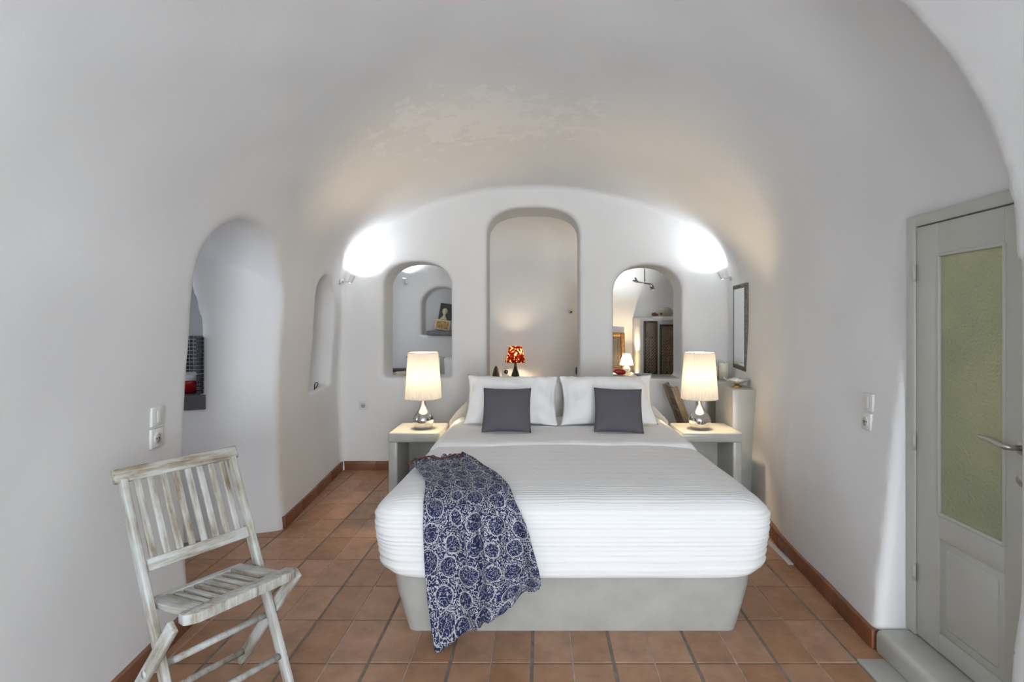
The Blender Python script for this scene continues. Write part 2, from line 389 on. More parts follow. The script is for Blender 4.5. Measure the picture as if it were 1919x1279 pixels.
def shell():
    X = xs[:, None, None]; Y = ys[None, :, None]; Z = zs[None, None, :]
    Yl = ys[:, None].astype(np.float64); Zl = zs[None, :]
    xl = XL(Yl, Zl).astype(np.float32)[None]; xr = XR(Yl, Zl).astype(np.float32)[None]
    zsg = 1.67
    rise = (1.0+.06*(5.3-ys)).astype(np.float32)[None, :, None]
    cx = (xl+xr)/2; ax = (xr-xl)/2
    dw = np.maximum(xl-X, X-xr)
    de = ell(X-cx, np.maximum(Z-zsg, 0), ax, rise)
    d = np.where(Z > zsg, de, dw).astype(np.float32)
    d += .006*np.sin(X*3.1+Y*2.3)*np.sin(Z*3.7+Y*1.1)+.003*np.sin(X*9+Z*7)*np.sin(Y*8+1)
    d = smax(d, np.broadcast_to(Y-YB, d.shape), .07)
    d = smax(d, np.broadcast_to(-3.6-Y, d.shape), .05)
    # nearer, narrower stretch of vault on the right (its arris crosses the door's near edge)
    ne = np.where(Z > 1.6, ell(X+.05, np.maximum(Z-1.6, 0), np.where(X > -.05, 1.49, 2.6), 1.18+np.where(X > -.05, 0, .9)), X-1.452)
    g = np.minimum(1.72-Y, ne)
    d = smax(d, g.astype(np.float32), .04)
    # doorway recess right
    r = np.maximum(np.maximum(np.abs(Y-2.0675)-.3325, Z-1.835), np.maximum(X-1.577, 1.0-X))
    d = smin(d, r.astype(np.float32), .03)
    # front doorway behind the camera
    r = np.maximum(arch2(X, Z, .72, .66, -.3, 2.35, .3), np.abs(Y+3.9)-.6)
    d = smin(d, r.astype(np.float32), .03)
    # archway to the kitchen, through the left wall
    far = Y-(3.776+.39*(X+1.708))
    a = arch2(Y, Z, 3.21, .575, -.3, 1.96, .52, 2.1)
    a = np.maximum(a, np.where(Y > 3.21, far, -9))
    pas = np.maximum(np.maximum(a, X+1.3), -3.2-X)
    d = smin(d, pas.astype(np.float32), .05)
    # kitchen niche in the passage's far wall
    kn = np.maximum(np.maximum(arch2(X, Z, -2.445, .28, .93, 1.87, .6), 3.2-Y), Y-3.93)
    d = smin(d, kn.astype(np.float32), .025)
    # narrow niche, left wall
    ln = np.maximum(np.maximum(arch2(Y, Z, 4.765, .285, .83, 1.785, .30), X+1.5), -2.07-X)
    d = smin(d, ln.astype(np.float32), .02)
    # three openings in the back wall
    for c, w, zb, zt, ri, p in ((-1.153, .319, .867, 1.963, .24, 2.2), (-.06, .437, -.3, 2.475, .27, 2.5), (1.02, .322, .862, 1.93, .26, 2.2)):
        o = np.maximum(arch2(X, Z, c, w, zb, zt, ri, p), np.abs(Y-5.5)-.32)
        d = smin(d, o.astype(np.float32), .045)
    # far room
    yc = (YF+YW)/2; hw = (YW-YF)/2
    fr = np.where(Z > 2.15, ell(Y-yc, np.maximum(Z-2.15, 0), hw, .58), np.abs(Y-yc)-hw)
    fr = np.maximum(fr, np.maximum(-2.6-X, X-2.4))
    fr = fr+.006*np.sin(X*3+Y)*np.sin(Z*4)
    d = smin(d, np.broadcast_to(fr, d.shape).astype(np.float32), .03)
    fn = np.maximum(np.maximum(arch2(X, Z, -1.27, .26, 1.22, 1.84, .24), 7.0-Y), Y-7.58)
    d = smin(d, fn.astype(np.float32), .03)
    return d
def surface_nets(d):
    nx, ny, nz = d.shape
    s = d < 0
    cs = s[:-1, :-1, :-1].astype(np.int8)
    cnt = np.zeros((nx-1, ny-1, nz-1), np.int8)
    for i in (0, 1):
        for j in (0, 1):
            for k in (0, 1):
                cnt += s[i:nx-1+i, j:ny-1+j, k:nz-1+k]
    act = (cnt > 0) & (cnt < 8)
    idx = -np.ones(act.shape, np.int32)
    I, J, K = np.nonzero(act); n = len(I)
    idx[I, J, K] = np.arange(n)
    corner = {}
    for i in (0, 1):
        for j in (0, 1):
            for k in (0, 1): corner[(i, j, k)] = d[I+i, J+j, K+k]
    acc = np.zeros((n, 3)); num = np.zeros(n)
    ks = list(corner.keys())
    for a in ks:
        for ax in range(3):
            if a[ax] == 0:
                b = list(a); b[ax] = 1; b = tuple(b)
                da, db = corner[a], corner[b]
                cr = (da < 0) != (db < 0)
                t = np.where(cr, da/np.where(cr, da-db, 1), 0)
                pos = np.zeros((n, 3)); pos[:] = a; pos[:, ax] = t
                acc[cr] += pos[cr]; num[cr] += 1
    v = acc/num[:, None]+np.stack([I, J, K], 1)
    v = v*VX+np.array([xs[0], ys[0], zs[0]])
    quads = []
    for ax in range(3):
        sl0 = [slice(None)]*3; sl1 = [slice(None)]*3
        sl0[ax] = slice(0, -1); sl1[ax] = slice(1, None)
        e = s[tuple(sl0)] != s[tuple(sl1)]
        i, j, k = np.nonzero(e)
        ijk = [i, j, k]; o1, o2 = [(1, 2), (2, 0), (0, 1)][ax]
        ok = np.ones(len(i), bool)
        for o in (o1, o2): ok &= (ijk[o] > 0) & (ijk[o] < act.shape[o])
        ijk = [q[ok] for q in ijk]
        sg = s[tuple(ijk)]
        def cell(da, db):
            q = [c.copy() for c in ijk]; q[o1] = q[o1]-da; q[o2] = q[o2]-db; return idx[tuple(q)]
        q = np.stack([cell(1, 1), cell(0, 1), cell(0, 0), cell(1, 0)], 1)
        q[sg] = q[sg][:, ::-1]
        quads.append(q)
    return v, np.concatenate(quads)
d = shell(); sv, sq = surface_nets(d); del d
cen = sv[sq].mean(1)
cls = np.zeros(len(sq), int)
cX, cY, cZ = cen.T
names = ['wall_left', 'wall_right', 'ceiling', 'wall_back', 'wall_far', 'ceiling', 'wall_passage', 'wall_front']
cls[:] = np.where(cZ > 1.67, 2, np.where(cX < 0, 0, 1))
cls[(cY > YB-.02)] = 3
cls[(cY > YF-.03) & (cZ <= 2.1)] = 4
cls[(cY > YF-.03) & (cZ > 2.1)] = 5
cls[(cX < XL(cY, cZ)-.07) & (cY < 4.2) & (cY > 1.3)] = 6
cls[cY < -3.57] = 7
shell_desc = ['left plaster wall', 'right plaster wall', 'barrel vault', 'back wall', 'far room wall', 'far vault', 'passage', 'front wall']
for k in range(8):
    q = sq[cls == k]
    u, inv = np.unique(q, return_inverse=True); q = inv.reshape(q.shape)
    me = bpy.data.meshes.new(names[k])
    me.vertices.add(len(u)); me.vertices.foreach_set('co', sv[u].astype(np.float32).ravel())
    me.loops.add(q.size); me.loops.foreach_set('vertex_index', q.astype(np.int32).ravel())
    me.polygons.add(len(q)); me.polygons.foreach_set('loop_start', np.arange(0, q.size, 4, dtype=np.int32))
    me.polygons.foreach_set('use_smooth', np.ones(len(q), bool))
    me.update(calc_edges=True); me.validate()
    tag(link(names[k], me, M['plaster'], smooth=False), kind='structure')

# ------------------------------------------------------------------ floor with single terracotta tiles
TW = .335
floor = box('floor', (-3.3, -4.0, -.06), (2.5, 7.8, -.004), M['grout'], bev=0)
tag(floor, kind='structure')
def tile_mesh(w, l, name):
    bm = box_bm((-w/2, -l/2, -.008), (w/2, l/2, 0), .0022, 1); return from_bm(bm, name)
tile_me = tile_mesh(TW/2-.0085, TW-.010, 'tile'); tile_me.materials.append(M['terra'])
half = TW/2
x_th = (996.8-PX)*2.307/F             # a wide joint
y0 = 2.307-.335*.0
nt_ = 0; BX0 = .148
for r in range(-2, 9):
    yc_ = y0+(r+.5)*TW
    for c in range(-19, 11):
        xc = x_th+(c+.5)*half+(.0018 if c % 2 == 0 else -.0018)
        if xc-half/2 > float(XR(yc_, 0))+.02 and not (xc < 1.6 and 1.7 < yc_ < 2.5): continue
        inpass = xc < float(XL(yc_, 0))-.1
        if inpass and not (2.5 < yc_ < 3.9 and xc > -2.15): continue
        if -.5 < xc < .8 and 2.75 < yc_: continue            # wholly under the bed plinth
        if abs(xc) > .9 and False: continue
        o = bpy.data.objects.new('tile', tile_me); C.objects.link(o); o.parent = floor
        o.location = (xc, yc_, random.uniform(-.0008, .0006)); o.rotation_euler = (random.uniform(-.002, .002), random.uniform(-.003, .003), random.uniform(-.003, .003))
        nt_ += 1
for c in range(-19, 11, 2):
    xc = x_th+(c+1)*half if c % 2 == 0 else x_th+c*half
    if -1.62 < xc < 1.5: box('grout_line', (xc-.004, 1.4, -.006), (xc+.004, 5.28 if abs(xc-BX0) > .8 else 2.6, -.0022), M['groutl'], floor, 0)

def baseboard(name, pts, h=.083, t=.012, pitch=.335):
    """skirting of single tiles along a polyline; pieces stand proud of the wall, towards the room (left of travel)"""
    root = empty(name, (0, 0, 0)); tag(root, kind='structure')
    for a, b in zip(pts[:-1], pts[1:]):
        a = Vector(a); b = Vector(b); L_ = (b-a).length; n = max(1, round(L_/pitch)); d_ = (b-a)/n
        nrm = Vector((-d_.y, d_.x, 0)).normalized()
        for i in range(n):
            p = a+d_*i+d_.normalized()*.0015; q = a+d_*(i+1)-d_.normalized()*.0015
            o = beam('tile', p+Vector((0, 0, h/2))+nrm*(t/2-.02), q+Vector((0, 0, h/2))+nrm*(t/2-.02), h+random.uniform(-.003, .003), t+.04, (0, 0, 1), M['terra_base'], root, .002)
    return root
def lpt(y): return (float(XL(y, 0.04))+.004, y, 0)
def rpt(y): return (float(XR(y, 0.04))-.004, y, 0)
baseboard('baseboard_left', [lpt(5.30), lpt(4.5), lpt(3.79)])
baseboard('baseboard_left', [lpt(2.62), lpt(2.0), lpt(1.2)])
baseboard('baseboard_back', [(-.9, YB, 0), (-1.86, YB, 0)])
baseboard('baseboard_right', [rpt(2.40), rpt(3.5), rpt(4.28)])

# ------------------------------------------------------------------ door, frame and step on the right
XD = 1.577
tag(box('trim_1', (1.42, 1.60, -.01), (1.60, 2.395, .098), M['step'], bev=.025, seg=3), kind='structure')
tag(box('trim_2', (1.31, 1.60, -.01), (1.43, 2.33, .004), M['step'], bev=.002), kind='structure')
tag(box('trim_3', (1.432, 3.24, -.01), (1.468, 3.60, .004), M['step'], bev=.002), kind='structure')
door = empty('door_1', (XD, 2.05, .098)); tag(door, kind='structure')
def dbox(name, lo, hi, mat, par=None, bev=.003):
    o = box(name, (lo[0]-XD, lo[1]-2.05, lo[2]-.098), (hi[0]-XD, hi[1]-2.05, hi[2]-.098), mat, par or door, bev); return o
YH, YN, ZB, ZT = 2.335, 1.755, .10, 1.785
dbox('door_frame', (XD-.022, YH+.004, ZB), (XD+.03, YH+.058, ZT+.05), M['doorp'])
dbox('door_frame', (XD-.022, 1.70, ZT+.005), (XD+.03, YH+.0035, ZT+.05), M['doorp'])
dbox('door_frame', (XD-.022, 1.69, ZB), (XD+.03, YN-.004, ZT+.0045), M['doorp'])
leaf = dbox('door_leaf', (XD-.004, YN, ZB+.004), (XD+.028, YH, ZT), M['dark'], bev=.001)
fx0, fx1 = XD-.016, XD+.005
gy0, gy1, gz0, gz1 = 1.893, 2.207, .645, 1.66       # glass opening
dbox('stile', (fx0, gy1, ZB+.004), (fx1, YH, ZT), M['doorp'], leaf, .002).location = (0, 0, 0)
dbox('stile', (fx0, YN, ZB+.004), (fx1, gy0, ZT), M['doorp'], leaf, .002)
dbox('rail', (fx0, gy0, gz1), (fx1, gy1, ZT), M['doorp'], leaf, .002)
dbox('rail', (fx0, gy0, .55), (fx1, gy1, gz0), M['doorp'], leaf, .002)
dbox('rail', (fx0, gy0, ZB+.004), (fx1, gy1, .18), M['doorp'], leaf, .002)
dbox('panel', (XD-.008, gy0, .18), (XD+.005, gy1, .55), M['doorp'], leaf, .001)
bm = box_bm((XD-.014-XD, gy0+.03-2.05, .21-.098), (XD-XD, gy1-.03-2.05, .52-.098), .009, 2)
link('raised_panel', from_bm(bm, 'raised_panel'), M['doorp'], leaf)
dbox('glass', (XD-.010, gy0-.002, gz0-.002), (XD-.005, gy1+.002, gz1+.002), M['glass'], leaf, 0)
for a, b in (((gy0-.006, gz0-.006), (gy0+.008, gz1+.006)), ((gy1-.008, gz0-.006), (gy1+.006, gz1+.006)), ((gy0, gz0-.006), (gy1, gz0+.008)), ((gy0, gz1-.008), (gy1, gz1+.006))):
    dbox('glazing_bead', (XD-.020, a[0], a[1]), (XD-.006, b[0], b[1]), M['doorp'], leaf, .004)
for zc in (1.60, .90, .36):
    hb = bmesh.new()
    v, f = tube_geo([(-.024, YH+.002-2.05, zc-.035-.098), (-.024, YH+.002-2.05, zc+.035-.098)], .0065, 10)
    link('hinge', pyd('hinge', v, f), M['doorp'], door)
# lever handle
hz = .99-.098; hy = 1.82-2.05
tube('lever_handle', [(-.016, hy, hz), (-.055, hy, hz), (-.066, hy+.010, hz+.001), (-.068, hy+.04, hz+.006), (-.066, hy+.075, hz+.012), (-.066, hy+.105, hz+.011), (-.066, hy+.122, hz+.015)], [.009, .009, .010, .010, .0085, .008, .006], M['nickel'], door, 12)
v, f = tube_geo([(-.016, hy, hz), (-.023, hy, hz)], .024, 24); link('handle_rose', pyd('handle_rose', v, f), M['nickel'], door)
v, f = tube_geo([(-.016, hy, hz-.105), (-.022, hy, hz-.105)], .022, 24); link('key_rose', pyd('key_rose', v, f), M['nickel'], door)

# ------------------------------------------------------------------ bed: cement plinth + headboard
BX, BH = .148, .748
def rrect(cx, hx, y0, y1, r, n=8):
    """rounded rectangle outline counter-clockwise; rear corners nearly square"""
    pts = []
    for (sx, yy, a0, rr) in ((-1, y0, PI, r), (1, y0, 1.5*PI, r), (1, y1, 0, .02), (-1, y1, .5*PI, .02)):
        ccx = cx+sx*(hx-rr); ccy = yy+(rr if yy == y0 else -rr)
        for i in range(n+1):
            a = a0+.5*PI*i/n
            pts.append((ccx+rr*math.cos(a), ccy+rr*math.sin(a)))
    return pts
def densify(loop, step):
    out = []
    for i, p in enumerate(loop):
        q = loop[(i+1) % len(loop)]; L_ = math.dist(p, q); n = max(1, int(L_/step))
        for k in range(n): out.append((p[0]+(q[0]-p[0])*k/n, p[1]+(q[1]-p[1])*k/n))
    return out
bed = empty('bed', (BX, 3.5, 0)); tag(bed, 'built-in double bed on a tapered grey cement plinth with sloping cement headboard', 'bed')
v = []; f = []; rings = []
for z, hx, yf in ((0, .748, 2.547), (.10, .775, 2.52), (.20, .800, 2.495), (.27, .812, 2.482), (.284, .795, 2.50)):
    rings.append([(x-BX, y-3.5, z) for x, y in rrect(BX, hx, yf, 4.46, .05+.25*z)])
n = len(rings[0])
for r_ in rings: v += r_
for i in range(len(rings)-1):
    for k in range(n):
        f.append((i*n+k, i*n+(k+1) % n, (i+1)*n+(k+1) % n, (i+1)*n+k))
f.append(tuple(range((len(rings)-1)*n, len(rings)*n)))
autosmooth(link('plinth', pyd('plinth', v, f), M['cement'], bed), 50)
prism('headboard', [(-.86, 0), (1.018-BX, 0), (1.018-BX, .61), (.79, .69), (.60, .90), (.52, .925), (-.50, .925), (-.58, .90), (-.80, .69), (-.86, .61)], 'y', 4.44-3.5, 4.54-3.5, M['cement'], bed, .012)

# mattress + cover
def noise3(p, s): return noise.noise(Vector(p)*s)
cover = None
def cover_mesh(name, y0, y1, prof, hx_f, hx_b, r, seed, amp=.006, step=.03):
    """quilted cover: rounded-rectangle rings following a drop profile (inset, z); top closed towards the middle"""
    base = densify(rrect(0, 1, 0, 1, .08, 6), .012)
    bm = bmesh.new(); uvl = bm.loops.layers.uv.new('UVMap')
    L_ = y1-y0
    outline = densify(rrect(BX, hx_f, y0, y1, r, 10), step)
    rows = []; arc = 0; prev = None
    for (ins, z) in prof:
        if prev is not None: arc += math.hypot(ins-prev[0], z-prev[1])
        prev = (ins, z)
        row = []
        for (x, y) in outline:
            t = (y-y0)/L_
            hxt = hx_f+(hx_b-hx_f)*t
            xx = BX+(x-BX)*hxt/hx_f
            sx = max(0, 1-ins/hxt); 
            cx_ = BX+(xx-BX)*sx
            cy_ = y0+ins+(y-y0)*(L_-ins)/L_ if y < y1-.02 else y
            cy_ = min(cy_, y1)
            ck = math.exp(-(((abs(x-BX)-hx_f)/.13)**2+((y-y0)/.13)**2))*max(0, 1-(z-.285)/.2)     # cover drawn in at the lower corners
            cx_ -= math.copysign(.042*ck, x-BX); cy_ = min(cy_+.026*ck, y1)
            row.append([cx_, cy_, z+.012*ck])
        rows.append((row, arc))
    V = []
    for row, arc in rows:
        vr = []
        for (x, y, z) in row:
            nz = noise3((x+seed, y, z), 3.0)*amp+noise3((x, y+seed, z*2), 9.0)*amp*.35
            side = 1 if z < .56 else 0
            dx = nz if side else 0
            vr.append(bm.verts.new((x+(dx*1.4 if x > BX else -dx*1.4), y-dx*1.4, z+(nz*1.1 if not side else nz*.5))))
        V.append(vr)
    n = len(V[0])
    for i in range(len(V)-1):
        for k in range(n):
            k2 = (k+1) % n
            fc = bm.faces.new((V[i][k], V[i][k2], V[i+1][k2], V[i+1][k]))
    fc = bm.faces.new(V[-1])
    bmesh.ops.triangulate(bm, faces=[fc])
    for fc in bm.faces:
        for lp in fc.loops:
            c = lp.vert.co
            lp[uvl].uv = (c.x, c.y-y0 if c.z > .585 else (c.z-.62))
        fc.smooth = True
    return from_bm(bm, name)
prof = [(.05, .292), (.012, .287), (.002, .289), (.0, .298)]
zz = .298; kk = 0
random.seed(11)
while zz < .545:                                   # irregular horizontal tucks down the drop
    st = random.choice((.016, .022, .030, .040)); kk += 1
    prof += [(-.002-.003*random.random(), zz+st*.35), (-.003-.003*random.random(), zz+st*.8), (.0005, zz+st)]
    zz += st
prof += [(.006, zz+.014), (.018, .582), (.036, .599), (.062, .612), (.10, .621), (.15, .627), (.2, .630), (.26, .632), (.34, .633), (.42, .634), (.5, .635), (.6, .635), (.7, .636)]
me = cover_mesh('bedspread', 2.435, 4.43, prof, .886, .828, .12, 3.1)
spread = link('bedspread', me, M['spread']); tag(spread, 'white ribbed cotton bedspread tucked over the double mattress', 'bedspread')
# folded-back sheet across the head
def fold_mesh():
    bm = bmesh.new(); uvl = bm.loops.layers.uv.new('UVMap')
    nx_, ny_ = 90, 26; V = []
    for j in range(ny_+1):
        t = j/ny_; row = []
        for i in range(nx_+1):
            s = -1+2*i/nx_
            y = 3.46+.96*t+.010*math.sin(s*5+1)+.006*math.sin(s*13)
            hw = .845-.012*t
            a = abs(s)
            x = BX+s*hw*1.0
            z = .650+.004*noise3((x, y, 2.0), 6)
            if t < .06: z -= .020*(1-t/.06)**2
            e = max(0, (a-.90)/.10); z -= .16*e**2.2
            x += (1 if s > 0 else -1)*.018*min(1, e*2)
            row.append(bm.verts.new((x, y, z)))
        V.append(row)
    for j in range(ny_):
        for i in range(nx_):
            fc = bm.faces.new((V[j][i], V[j][i+1], V[j+1][i+1], V[j+1][i])); fc.smooth = True
            for lp in fc.loops: lp[uvl].uv = (lp.vert.co.x, lp.vert.co.y*1.0)
    return from_bm(bm, 'folded_edge')
fo = link('folded_edge', fold_mesh(), M['spread'], spread)
sol = fo.modifiers.new('thick', 'SOLIDIFY'); sol.thickness = .012; sol.offset = -1

# ------------------------------------------------------------------ pillows and cushions
def pillow_mesh(name, a, b, T, pinch, seed, flange=0.0, wr=.006, nu=36, nv=28):
    bm = bmesh.new(); top = []; bot = []
    for j in range(nv+1):
        v_ = -1+2*j/nv; rt = []; rb = []
        for i in range(nu+1):
            u_ = -1+2*i/nu
            ui = min(1, abs(u_)/(1-flange)) if flange else abs(u_); vi = min(1, abs(v_)/(1-flange)) if flange else abs(v_)
            th = T*(max(0, 1-ui**2.4)*max(0, 1-vi**2.4))**.55+.004
            x = a*u_*(1-pinch*(1-v_**2)); y = b*v_*(1-pinch*(1-u_**2))
            w1 = wr*noise3((x*1.0+seed, y*1.6, seed), 8)+wr*.6*noise3((x*3+seed, y, 0), 10)
            rt.append(bm.verts.new((x, y, th+w1)))
            if i in (0, nu) or j in (0, nv): rb.append(rt[-1])
            else: rb.append(bm.verts.new((x, y, -th*.8+w1)))
        top.append(rt); bot.append(rb)
    for j in range(nv):
        for i in range(nu):
            bm.faces.new((top[j][i], top[j][i+1], top[j+1][i+1], top[j+1][i]))
            try: bm.faces.new((bot[j][i], bot[j+1][i], bot[j+1][i+1], bot[j][i+1]))
            except ValueError: pass
    for fc in bm.faces: fc.smooth = True
    return from_bm(bm, name)
def place_pillow(o, loc, lean, rz=0, roll=0):
    o.matrix_world = Matrix.Translation(loc) @ Matrix.Rotation(rz, 4, 'Z') @ Matrix.Rotation(PI/2-lean, 4, 'X') @ Matrix.Rotation(roll, 4, 'Z')
# big white pillows, leaning on the headboard
p1 = link('pillow', pillow_mesh('pillow', .343, .203, .105, .085, 1.3, .05, .020, 48, 36), M['pillow'])
place_pillow(p1, (-.204, 4.14, .824), .60, .0, -.02); tag(p1, 'large white pillow beside the bedside table nearer the kitchen archway', 'pillow', 'white pillows')
p2 = link('pillow', pillow_mesh('pillow', .350, .203, .105, .085, 5.7, .05, .020, 48, 36), M['pillow'])
place_pillow(p2, (.497, 4.14, .822), .60, .0, .012); tag(p2, 'large white pillow beside the bedside table nearer the wall mirror', 'pillow', 'white pillows')
c1 = link('cushion', pillow_mesh('cushion', .166, .163, .055, .05, 9.1, 0, .003, 28, 28), M['cushion'])
place_pillow(c1, (-.222, 3.845, .793), .56, .03, -.01); tag(c1, 'square dark grey cushion on the pillow nearer the kitchen archway', 'cushion', 'grey cushions on the bed')
c2 = link('cushion', pillow_mesh('cushion', .166, .163, .055, .05, 14.6, 0, .003, 28, 28), M['cushion'])
place_pillow(c2, (.537, 3.845, .791), .56, -.04, -.03); tag(c2, 'square dark grey cushion on the pillow nearer the wall mirror', 'cushion', 'grey cushions on the bed')

# ------------------------------------------------------------------ sarong dress over the foot of the bed
def sarong():
    # left / right borders traced down the cloth: (photo x left, photo x right, photo y left, photo y right)
    rows = [(775, 868, 866, 858), (770, 893, 872, 868), (783, 915, 884, 884), (797, 936, 898, 898), (797, 955, 918, 918),
            (797, 972, 945, 945), (796, 986, 980, 975), (798, 996, 1020, 1010), (800, 1004, 1060, 1040), (803, 1010, 1100, 1062),
            (808, 1013, 1140, 1078), (813, 1013, 1180, 1088), (821, 1010, 1217, 1095)]
    def at(px, py):
        zt = .642; Yt = (H-zt)*F/(py-PY)
        if Yt > 2.52: return Vector(((px-PX)*Yt/F, Yt, zt))
        # over the rounded edge then hanging in front of the bed
        Yh = 2.405
        z = H-(py-PY)*Yh/F
        if z > .56:
            k = (z-.56)/.10; k = min(1, max(0, k)); Yh = 2.405+.10*k*k; z = min(.64, H-(py-PY)*Yh/F)
        return Vector(((px-PX)*Yh/F, Yh, max(.008, z)))
    NR, NC = 96, 64
    bm = bmesh.new(); uvl = bm.loops.layers.uv.new('UVMap'); V = []
    data = []
    for j in range(NR+1):
        t = j/NR*(len(rows)-1); i = min(int(t), len(rows)-2); fr = t-i
        r_ = [rows[i][k]*(1-fr)+rows[i+1][k]*fr for k in range(4)]
        row = []
        for c in range(NC+1):
            s = c/NC
            px = r_[0]+(r_[1]-r_[0])*s
            py = r_[2]+(r_[3]-r_[2])*s
            p = at(px, py)
            depth = j/NR
            hang = p.y < 2.5
            ph = s*15+1.9*math.sin(s*4.2+depth*1.2)
            amp = (.004+.050*max(0, depth-.28)) if hang else .010
            sw_ = math.sin(ph); sw_ = math.copysign(abs(sw_)**.7, sw_)
            wv = amp*(sw_+.45*math.sin(ph*2.3+1.3+depth*4))*(.25+.75*min(1, s*1.5))
            wv += .010*noise3((s*3, depth*6, 1.0), 2.0)+.005*noise3((s*9, depth*9, 4.0), 2.0)
            g = math.exp(-((s-(.60-.14*depth))/.03)**2)+.6*math.exp(-((s-(.80-.10*depth))/.03)**2)
            if hang: p.y -= .034+wv-g*.042*min(1, depth*2); p.y = min(p.y, 2.418)
            else:
                p.z += abs(wv)*1.5+.004
                if depth < .12:                                   # ruffled gathered neckline
                    k = 1-depth/.12
                    p.y += k*(.016*math.sin(s*34)+.010*math.sin(s*19+2)); p.z += k*.012*abs(math.sin(s*27+1))
            row.append(bm.verts.new(p)); data.append((s, depth))
        V.append(row)
    for it in range(10):                                          # soften the roll over the mattress edge
        cols = [[V[j][c].co.copy() for c in range(NC+1)] for j in range(NR+1)]
        for j in range(1, NR):
            if j/NR > .55: break
            for c in range(NC+1): V[j][c].co = cols[j][c]*.5+(cols[j-1][c]+cols[j+1][c])*.25
    arc = [0]; wid = []
    for j in range(NR+1):
        wid.append((V[j][NC].co-V[j][0].co).length)
        if j: arc.append(arc[-1]+(V[j][NC//3].co-V[j-1][NC//3].co).length)
    for j in range(NR):
        for c in range(NC):
            fc = bm.faces.new((V[j][c], V[j][c+1], V[j+1][c+1], V[j+1][c])); fc.smooth = True
            for lp, (cc, jj) in zip(fc.loops, ((c, j), (c+1, j), (c+1, j+1), (c, j+1))):
                lp[uvl].uv = (cc/NC*(.35*wid[jj]+.65*wid[-1])*1.15+.25*arc[jj], arc[jj]-.12*cc/NC)
    return from_bm(bm, 'sarong')
sa = link('cloth', sarong(), M['sarong'])
sm = sa.modifiers.new('thick', 'SOLIDIFY'); sm.thickness = .003; sm.offset = 0
sroot = empty('sarong_dress', (-.35, 2.6, .64)); tag(sroot, 'blue and white paisley sarong dress draped over the foot of the bed', 'dress')
sa.parent = sroot; sa.matrix_parent_inverse = Matrix.Translation((.35, -2.6, -.64))
def on_top(px, py, z=.668): 
    Yt = (H-z)*F/(py-PY); return Vector(((px-PX)*Yt/F+.35, Yt-2.6, z-.64))
cordpts = [on_top(x, y) for x, y in ((766, 869), (776, 862), (790, 859), (803, 856), (814, 857), (826, 860), (838, 858), (850, 853), (862, 852), (867, 855), (858, 858))]
tube('tie_cord', cordpts, .005, M['cord'], sroot, 8)
for (x, y) in ((768, 868), (811, 856)):
    lathe('cord_bead', [(0, -.010), (.008, -.006), (.011, 0), (.008, .006), (0, .010)], M['cord'], sroot, 12, on_top(x, y, .672))

# ------------------------------------------------------------------ bedside tables
def bedside(name, x0, x1, leg_side, label):
    root = empty(name, ((x0+x1)/2, 4.23, 0)); tag(root, label, 'bedside table', 'cement bedside tables')
    ox, oy = (x0+x1)/2, 4.23
    bm = box_bm((x0-ox, 4.03-oy, .528), (x1-ox, 4.44-oy, .60), .016, 3); link('table_top', from_bm(bm, 'table_top'), M['cement'], root)
    lx0, lx1 = (x0, x0+.065) if leg_side < 0 else (x1-.065, x1)
    bm = box_bm((lx0-ox, 4.05-oy, 0), (lx1-ox, 4.44-oy, .54), .010, 2); link('leg', from_bm(bm, 'leg'), M['cement'], root)
    bm = box_bm((x0+.01-ox, 4.41-oy, 0), (x1-.01-ox, 4.435-oy, .54), .002, 1); link('back_panel', from_bm(bm, 'back_panel'), M['cement'], root)
    return root
bedside('bedside_table', -1.085, -.712, -1, 'grey cement bedside table whose outer leg stands on open tiled floor')
bedside('bedside_table', 1.02, 1.455, 1, 'grey cement bedside table adjoining the tall cement pillar')

# ------------------------------------------------------------------ chrome drop lamps with pleated shades
def lamp_light(name, loc, power, col, radius=.03):
    l = bpy.data.lights.new(name, 'POINT'); l.energy = power; l.color = col; l.shadow_soft_size = radius
    o = bpy.data.objects.new(name, l); C.objects.link(o); o.location = loc; return o
def pleated(name, r0, r1, z0, z1, mat, parent, n=44, amp=.0045):
    v = []; f = []; m = n*6; rows = 12
    for j in range(rows+1):
        t = j/rows; r = r0+(r1-r0)*t; z = z0+(z1-z0)*t
        for i in range(m):
            a = 2*PI*i/m
            rr = r+amp*math.cos(a*n)+.0015*math.sin(a*7+t*2)
            v.append((rr*math.cos(a), rr*math.sin(a), z))
    for j in range(rows):
        for i in range(m):
            f.append((j*m+i, j*m+(i+1) % m, (j+1)*m+(i+1) % m, (j+1)*m+i))
    return link(name, pyd(name, v, f), mat, parent)
def table_lamp(loc, label):
    root = empty('table_lamp', loc); tag(root, label, 'lamp', 'bedside lamps')
    lathe('base', [(0, 0), (.062, 0), (.068, .006), (.070, .022), (.078, .045), (.081, .065), (.078, .085), (.066, .108), (.048, .130), (.032, .152), (.022, .178), (.016, .205), (.013, .235), (.012, .245), (0, .246)], M['chrome'], root, 48)
    pleated('lamp_shade', .131, .106, .225, .566, M['shade'], root)
    for z, r in ((.226, .1315), (.565, .1065)):
        pts = [(r*math.cos(2*PI*i/48), r*math.sin(2*PI*i/48), z) for i in range(49)]
        tube('shade_rim', pts, .0028, M['shade'], root, 6)
    lathe('lamp_holder', [(0, .246), (.014, .246), (.014, .30), (0, .30)], M['white_plastic'], root, 16)
    lathe('bulb', [(0, .355), (.012, .353), (.020, .342), (.022, .330), (.018, .315), (.012, .302), (0, .30)], M['bulb'], root, 20)
    lamp_light('lamp_glow', (loc[0], loc[1], loc[2]+.395), 20.0, (1, .77, .47), .035)
    return root
table_lamp((-.866, 4.20, .60), 'lit chrome drop lamp on the bedside table nearer the kitchen archway')
